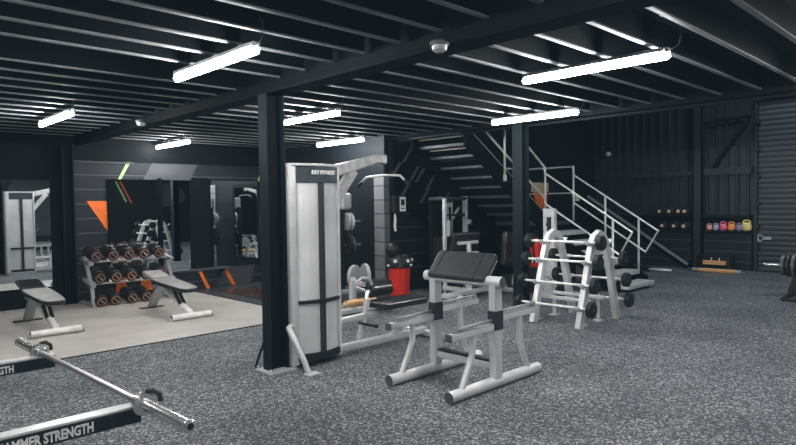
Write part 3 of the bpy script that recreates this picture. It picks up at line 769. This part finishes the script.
b = MB(); b.box((7.18, 6.22, .60), (7.80, 6.32, 1.03), 0, Matrix.Rotation(.25, 3, 'X'), (7.6, 6.27, .62)); b.build('backrest', M['vinyl'], sm, .03, seg=3)
b = MB(); b.box((7.24, 6.10, .83), (7.72, 6.16, .88)); b.bar((7.48, 6.12, .86), (7.42, 6.05, .55), .06, .06); b.box((7.30, 6.08, .66), (7.70, 6.13, .71)); b.build('press_arm', M['silver'], sm, .01)
b = MB(); b.box((7.2, 5.85, .38), (7.62, 6.2, .44)); b.build('seat', M['vinyl'], sm, .02)
b = MB(); b.bar((7.40, 6.05, .0), (7.40, 6.05, .40), .08, .08); b.bar((6.85, 6.0, .10), (8.3, 6.0, .10), .07, .07); b.bar((7.05, 5.7, .04), (7.05, 6.3, .04), .08, .07); b.bar((8.25, 5.7, .04), (8.25, 6.3, .04), .08, .07); b.bar((7.42, 6.05, .10), (7.42, 6.6, .10), .07, .07); b.build('base_frame', M['silver'], sm, .012)
b = MB(); b.box((7.98, 5.80, .45), (8.28, 5.90, 1.0), 0, Matrix.Rotation(.18, 3, 'Y'), (8.13, 5.85, .45)); b.build('second_pad', M['vinyl'], sm, .02)
b = MB(); b.bar((8.30, 5.86, .12), (8.42, 5.80, .98), .03, .04); b.build('pad_support', M['silver'], sm, .006)
b = MB(); b.lathe([(.06, 0), (.075, .02), (.075, .06), (.06, .08)], (8.05, 6.60, 1.12), (0, 0, 1)); b.cyl((8.05, 6.6, 1.19), (8.05, 6.6, 1.55), .008, seg=6); b.build('hanging_handle', M['silverd'], sm)

# ------------------------------------------------------------------ plate tree and plate loaded machine by the return wall
pt = thing('plate_tree', 'dark weight plate tree with pegs behind the lat pulldown tower', 'rack', (6.42, 8.0, .01))
b = MB(); b.box((6.38, 7.96, .01), (6.46, 8.06, 1.45)); b.build('post', M['blackp'], pt, .006)
b = MB(); b.box((6.15, 7.75, .01), (6.72, 7.82, .06)); b.box((6.15, 8.2, .01), (6.72, 8.27, .06)); b.box((6.38, 7.75, .01), (6.46, 8.27, .06)); b.build('base', M['silverd'], pt, .006)
for z in (1.20, .80):
    b = MB(); b.cyl((6.44, 7.98, z), (6.98-.22, 7.90, z), .018, seg=10); b.build('peg', M['silverd'], pt)
b = MB(); b.box((6.34, 7.84, 1.40), (6.54, 7.97, 1.68)); b.build('top_guard', M['silverd'], pt, .04, seg=3)
def plate(c, axis, r, t, label, mt, group='weight plates on the tree', name='weight_plate'):
    b = MB(); b.lathe([(.026, 0), (r*.35, 0), (r*.36, t*.3), (r*.72, t*.3), (r*.76, 0), (r, 0.002), (r, t-.002), (r*.76, t), (r*.72, t*.7), (r*.36, t*.7), (r*.35, t), (.026, t)], c, axis, 28)
    return tag(b.build(name, mt), label, 'weight plate', group)
plate((6.47, 7.945, 1.20), (.16, -.03, 0), .15, .045, 'grey weight plate on the upper peg of the plate tree', M['silverd'])
plate((6.53, 7.935, 1.20), (.16, -.03, 0), .15, .04, 'pale weight plate outermost on the upper peg of the plate tree', M['silver'])
plate((6.47, 7.945, .80), (.16, -.03, 0), .20, .05, 'large black weight plate on the lower peg of the plate tree', M['rubberblk'])
plate((6.54, 7.935, .80), (.16, -.03, 0), .16, .04, 'smaller dark weight plate outermost on the lower peg of the plate tree', M['endcap'])
# leg machine between
lm = thing('leg_curl_machine', 'pale leg machine with round discs behind the lat pulldown seat', 'exercise machine', (5.5, 6.25, 0))
b = MB(); b.bar((5.0, 6.1, .05), (6.1, 6.1, .05), .08, .07); b.bar((5.05, 5.8, .04), (5.05, 6.5, .04), .08, .07); b.bar((6.05, 5.8, .04), (6.05, 6.5, .04), .08, .07); b.build('base_frame', M['silver'], lm, .012)
b = MB(); b.bar((5.5, 6.1, .08), (5.5, 6.1, .50), .08, .08); b.build('post', M['silver'], lm, .012)
b = MB(); b.lathe([(.05, 0), (.15, .005), (.16, .02), (.16, .05), (.14, .06)], (5.58, 6.20, .50), (.3, -.9, 0), 28); b.build('cam_disc', M['silverd'], lm)
b = MB(); b.lathe([(.05, 0), (.15, .005), (.16, .02), (.16, .05), (.14, .06)], (5.78, 6.20, .50), (.9, -.3, 0), 28); b.build('cam_disc', M['silverd'], lm)
b = MB(); b.tube([(5.35, 5.9, .42), (5.45, 5.85, .52), (5.58, 5.85, .50), (5.66, 5.85, .36), (5.5, 5.85, .34), (5.35, 5.9, .42)], .02, 8); b.bar((5.5, 6.1, .45), (5.5, 5.86, .42), .05, .05); b.build('lever_arm', M['silver'], lm)
b = MB(); b.cyl((4.98, 5.62, .25), (5.46, 5.62, .25), .045); b.build('roller', M['wood'], lm, label='orange roller pad')
b = MB(); b.cyl((4.94, 5.62, .25), (5.50, 5.62, .25), .018, seg=8); b.bar((5.0, 5.62, .25), (5.2, 6.08, .10), .04, .04); b.build('roller_axle', M['silver'], lm)
b = MB(); b.box((5.62, 5.95, .36), (6.1, 6.25, .42)); b.bar((5.85, 6.1, .08), (5.85, 6.1, .37), .07, .07); b.build('seat', M['vinyl'], lm, .015)

lm.location = (5.5-.25, 6.25+.22, 0)

# ------------------------------------------------------------------ red bin, ball, dispenser
bi = thing('waste_bin', 'red ribbed bin with black liner in front of the dark block wall', 'bin', (6.75, 6.95, 0))
b = MB(); nb = 40
ring = []
for z, r in ((0, .150), (.03, .158), (.50, .180), (.53, .187), (.56, .187), (.56, .172), (.45, .168)):
    ring.append([b.bm.verts.new((6.75+math.cos(2*PI*k/nb)*(r - (.010 if (k//2) % 2 and .01 < z < .52 else 0)), 6.95+math.sin(2*PI*k/nb)*(r - (.010 if (k//2) % 2 and .01 < z < .52 else 0)), z)) for k in range(nb)])
for a_, b_ in zip(ring, ring[1:]):
    for k in range(nb): b.face([a_[k], a_[(k+1) % nb], b_[(k+1) % nb], b_[k]])
b.face(ring[0][::-1]); b.face(ring[-1]); b.build('bin_body', M['red'], bi)
b = MB(); ring = []
for z, r in ((.47, .192), (.50, .200), (.57, .197), (.63, .185), (.66, .15), (.60, .08)):
    ring.append([b.bm.verts.new((6.75+math.cos(2*PI*k/nb)*(r+random.uniform(-.008, .008)), 6.95+math.sin(2*PI*k/nb)*(r+random.uniform(-.008, .008)), z+random.uniform(-.012, .012))) for k in range(nb)])
for a_, b_ in zip(ring, ring[1:]):
    for k in range(nb): b.face([a_[k], a_[(k+1) % nb], b_[(k+1) % nb], b_[k]])
b.face(ring[-1]); b.build('bin_liner', M['blackp'], bi)
for k in (0, 2, 5, 6, 8):
    a0 = PI + .35*k - .2; MB().box((6.75+.2*math.cos(a0)-.02, 6.95+.2*math.sin(a0)-.02, .50+.03*(k % 3)), (6.75+.2*math.cos(a0)+.02, 6.95+.2*math.sin(a0)+.02, .53+.04*(k % 3))).build('liner_tie', M['paper'], bi)
tag(MB().ball((6.66, 7.0, .755), .115).build('medicine_ball', M['rubberblk']), 'black ball resting on top of the red bin', 'ball')
ds = thing('towel_dispenser', 'black paper dispenser with white label on the dark block wall', 'dispenser', (7.02, BY-.06, 1.33))
MB().box((6.90, BY-.12, 1.33), (7.16, BY-.004, 1.62)).build('case', M['blackp'], ds, .02)
MB().box((7.02, BY-.125, 1.36), (7.16, BY-.121, 1.60)).build('label_card', M['paper'], ds)
b = MB(); b.box((7.05, BY-.1265, 1.46), (7.13, BY-.1255, 1.56)); b.box((7.05, BY-.1265, 1.40), (7.13, BY-.1255, 1.415)); b.build('print', M['blackp'], ds)
b = MB(); b.band([(6.96, 1.34), (6.965, 1.22), (6.955, 1.12), (6.97, 1.03)], [.03, .06, .06, .04], 1, BY-.07, BY-.066); b.build('paper_strip', M['paper'], ds)

# banner and small box near the landing
bn = thing('wall_banner', 'cream and orange banner on the wall behind the stair landing', 'banner', (11.55, BY-.01, 1.2))
MB().box((11.05, BY-.02, 1.70), (11.72, BY-.006, 1.90)).build('upper_panel', M['cream'], bn)
MB().prism([(11.10, 1.70), (11.66, 1.70), (11.66, 1.05), (11.40, 1.2)], 1, BY-.02, BY-.006).build('lower_panel', M['orange'], bn)
MB().box((11.72, BY-.018, 1.2), (12.1, BY-.006, 1.95)).build('side_panel', M['bluewall'], bn)
sb = thing('switch_box', 'small white switch box beside the stair handrail', 'switch', (12.9, BY-.03, 1.5))
MB().box((12.84, BY-.07, 1.49), (12.99, BY-.004, 1.63)).build('case', M['white'], sb, .01)
MB().box((12.89, BY-.078, 1.54), (12.94, BY-.07, 1.58)).build('button', M['silverd'], sb)
wlm = thing('wall_lamp', 'small round white lamp high on the ribbed wall near the corner', 'lamp', (RX-.1, 6.96, 2.6))
MB().lathe([(.06, 0), (.06, .03), (.03, .05)], (RX-.036, 6.96, 2.6), (-1, 0, 0)).build('base', M['silverd'], wlm)
MB().ball((RX-.11, 6.96, 2.6), .055).build('globe', M['white'], wlm)
# fire extinguisher behind the rack
fe = thing('fire_extinguisher', 'red cylinder extinguisher on a black stand behind the barbell rack', 'fire extinguisher', (8.2, 5.62, 0))
MB().lathe([(.10, .42), (.11, .44), (.11, .76), (.09, .84), (.03, .88), (.03, .90)], (8.2, 5.62, 0)).build('cylinder', M['red'], fe)
b = MB(); b.box((8.17, 5.60, .90), (8.23, 5.64, .96)); b.bar((8.12, 5.62, .98), (8.28, 5.62, 1.01), .03, .02); b.build('valve', M['blackp'], fe)
b = MB(); b.tube([(8.17, 5.62, .93), (8.06, 5.60, .86), (8.06, 5.58, .65), (8.07, 5.57, .50)], .016, 8); b.build('hose', M['blackp'], fe)
MB().lathe([(.112, 0), (.112, .08)], (8.2, 5.62, .50)).build('instruction_band', M['paper'], fe)
MB().box((8.08, 5.50, 0), (8.32, 5.74, .42)).build('stand', M['blackp'], fe, .01)
fe.location = (8.54, 5.56, 0)

# ------------------------------------------------------------------ outer wall shelf: kettlebells and weights
def kettlebell(y, r, mt, label):
    t = thing('kettlebell', label, 'kettlebell', (RX-.19, y, .83), 'coloured kettlebells on the wall shelf')
    x = RX-.19
    MB().lathe([(r*.55, 0), (r*.85, r*.25), (r, r*.9), (r*.85, r*1.5), (r*.45, r*1.85)], (x, y, .83), seg=20).build('bell', mt, t)
    z = .83+r*1.55
    MB().tube([(x, y-r*.62, z), (x, y-r*.72, z+r*.40), (x, y-r*.40, z+r*.72), (x, y+r*.40, z+r*.72), (x, y+r*.72, z+r*.40), (x, y+r*.62, z)], r*.16, 8).build('handle', mt, t)
for y, r, mt, cn in ((4.64, .060, 'peach', 'small peach kettlebell at the left end of the wall shelf'), (4.51, .062, 'lilac', 'pale lilac kettlebell second on the wall shelf'),
                     (4.365, .078, 'pink', 'bright pink kettlebell on the wall shelf'), (4.205, .078, 'orangek', 'orange kettlebell on the wall shelf'),
                     (4.06, .068, 'violet', 'violet grey kettlebell between the orange and yellow ones'), (3.92, .095, 'yellow', 'largest kettlebell, yellow, beside the shutter')):
    kettlebell(y, r, M[mt], cn)
W0 = thing('shelf_dumbbell', '', 'dumbbell', (0, 0, 0), 'dark weights with pale ends on the wall shelves')
MB().cyl((-.05, 0, .085), (.05, 0, .085), .018, seg=10).build('handle', M['chrome'], W0)
for s in (-1, 1):
    h = MB().lathe([(.05, 0), (.083, .008), (.085, .02), (.085, .075), (.07, .085)], (s*.045, 0, .085), (s, 0, 0), 20).build('head', M['rubberblk'], W0)
    MB().lathe([(.036, 0), (.036, .006)], (s*(.045+.083), 0, .085), (s, 0, 0), 16).build('end_disc', M['pale'], h)
first = True
for y, z, lb in ((5.70, 1.15, 'leftmost dark weight on the upper wall shelf'), (5.49, 1.15, 'second dark weight from the left on the upper wall shelf'), (5.29, 1.15, 'third dark weight from the left on the upper wall shelf'),
                 (5.16, 1.15, 'dark weight beside the wall post on the upper wall shelf'), (5.64, .83, 'leftmost dark weight on the lower wall shelf'), (5.39, .83, 'middle dark weight on the lower wall shelf'), (5.18, .83, 'dark weight beside the wall post on the lower wall shelf')):
    lb = lb.replace('dark weight', 'dark weight with pale end')
    if first: W0.location = (RX-.20, y-.06, z); W0['label'] = lb; first = False
    else: dup(W0, (RX-.20, y-.06, z), lb)
# wooden bar stand
wsd = thing('wooden_bar_stand', 'low black stand with two pale wooden bars by the wall post', 'exercise stand', (13.1, 4.4, 0))
b = MB()
for y in (4.10, 4.72): b.box((13.12, y-.04, 0), (13.50, y+.04, .34))
b.box((13.44, 4.10, .0), (13.50, 4.72, .26)); b.build('frame', M['blackp'], wsd, .006)
b = MB(); b.cyl((13.05, 3.92, .045), (13.05, 4.60, .045), .045); b.build('front_bar', M['wood'], wsd)
for y0, y1 in ((3.82, 3.92), (4.60, 4.74)): MB().cyl((13.05, y0, .045), (13.05, y1, .045), .043).build('bar_end', M['silverd'], wsd)
b = MB(); b.box((13.08, 4.12, .16), (13.16, 4.56, .245)); b.build('upper_bar', M['wood'], wsd, .01)
b = MB()
for y in (4.25, 4.40): b.cyl((13.12, y, .24), (13.12, y, .30), .012, seg=8)
b.build('peg', M['white'], wsd)
# low bar on the floor right of the stairs
lb_ = thing('floor_bar', 'thin pale bar lying on the floor beyond the stairs', 'bar', (12.6, 5.4, 0))
MB().tube([(12.5, 5.55, .05), (12.5, 4.95, .05)], .03, 8).build('bar', M['rail'], lb_)
b = MB(); b.box((12.45, 5.4, 0), (12.62, 5.75, .10)); b.build('end_block', M['blackp'], lb_, .01)

# weight stand at the right edge
rs = thing('plate_stand', 'black low plate stand at the right edge', 'rack', (10.6, 2.35, 0))
b = MB(); b.bar((10.05, 2.40, .025), (11.1, 2.46, .025), .06, .05); b.bar((10.05, 1.8, .025), (11.1, 1.86, .025), .06, .05); b.bar((10.08, 1.8, .025), (10.08, 2.42, .025), .06, .05); b.bar((11.07, 1.85, .025), (11.07, 2.45, .025), .06, .05); b.build('base', M['blackp'], rs, .006)
b = MB(); b.bar((10.6, 2.43, .05), (10.6, 2.30, .47), .08, .06); b.bar((10.6, 1.83, .05), (10.6, 2.28, .47), .08, .06); b.build('post', M['blackp'], rs, .006)
b = MB(); b.cyl((10.6, 2.28, .47), (10.6, 2.78, .47), .022, seg=12); b.cyl((10.6, 2.28, .47), (10.6, 1.85, .47), .022, seg=12); b.build('peg', M['chrome'], rs)
for k, (y, r) in enumerate(((2.54, .155), (2.47, .165), (2.40, .17), (2.33, .17))):
    lb2 = ['outermost ribbed black plate on the stand at the right edge', 'second black plate from the peg tip on the stand at the right edge', 'third black plate from the peg tip on the stand at the right edge', 'innermost black plate on the stand at the right edge'][k]
    plate((10.6, y, .47), (0, -1, 0), r, .045, lb2, M['rubberblk'] if k % 2 else M['endcap'], 'black plates on the right edge stand')

# ------------------------------------------------------------------ world, camera, colour
w = bpy.data.worlds.new('world'); SC.world = w; w.use_nodes = True
w.node_tree.nodes['Background'].inputs['Color'].default_value = (.25, .32, .38, 1); w.node_tree.nodes['Background'].inputs['Strength'].default_value = .1
Fpx, A, HC, ROLL, CX, CY = 606., math.radians(45.9), 203., -.014, 398., 222.5
P = math.atan((CY-HC)/Fpx)
cam = bpy.data.cameras.new('camera'); cam.sensor_width = 36; cam.lens = Fpx/796*36; cam.clip_start = .05
co = bpy.data.objects.new('camera', cam); COL.objects.link(co); co.location = (0, 0, 1.5)
right = Vector((math.sin(A), -math.cos(A), 0)); fw = Vector((math.cos(A), math.sin(A), 0)); up = Vector((0, 0, 1))
fwd = fw*math.cos(P) - up*math.sin(P); u2 = fw*math.sin(P) + up*math.cos(P)
c, s = math.cos(ROLL), math.sin(ROLL)
xr_ = right*c + u2*s; yr_ = -right*s + u2*c
# image right axis and image up axis in the room
mw = Matrix((xr_, yr_, -fwd)).transposed().to_4x4(); mw.translation = (0, 0, 1.5); co.matrix_world = mw
SC.camera = co
SC.view_settings.view_transform = 'Standard'; SC.view_settings.look = 'None'; SC.view_settings.exposure = 1.62; SC.view_settings.gamma = 1

vs = SC.view_settings; vs.use_curve_mapping = True

cv = vs.curve_mapping.curves[3]
for px_, py_ in ((.03, .0245), (.18, .185), (.5, .58)): cv.points.new(px_, py_)
vs.curve_mapping.use_clip = False
vs.curve_mapping.black_level = (-.0024, -.0040, -.0052); vs.curve_mapping.update()
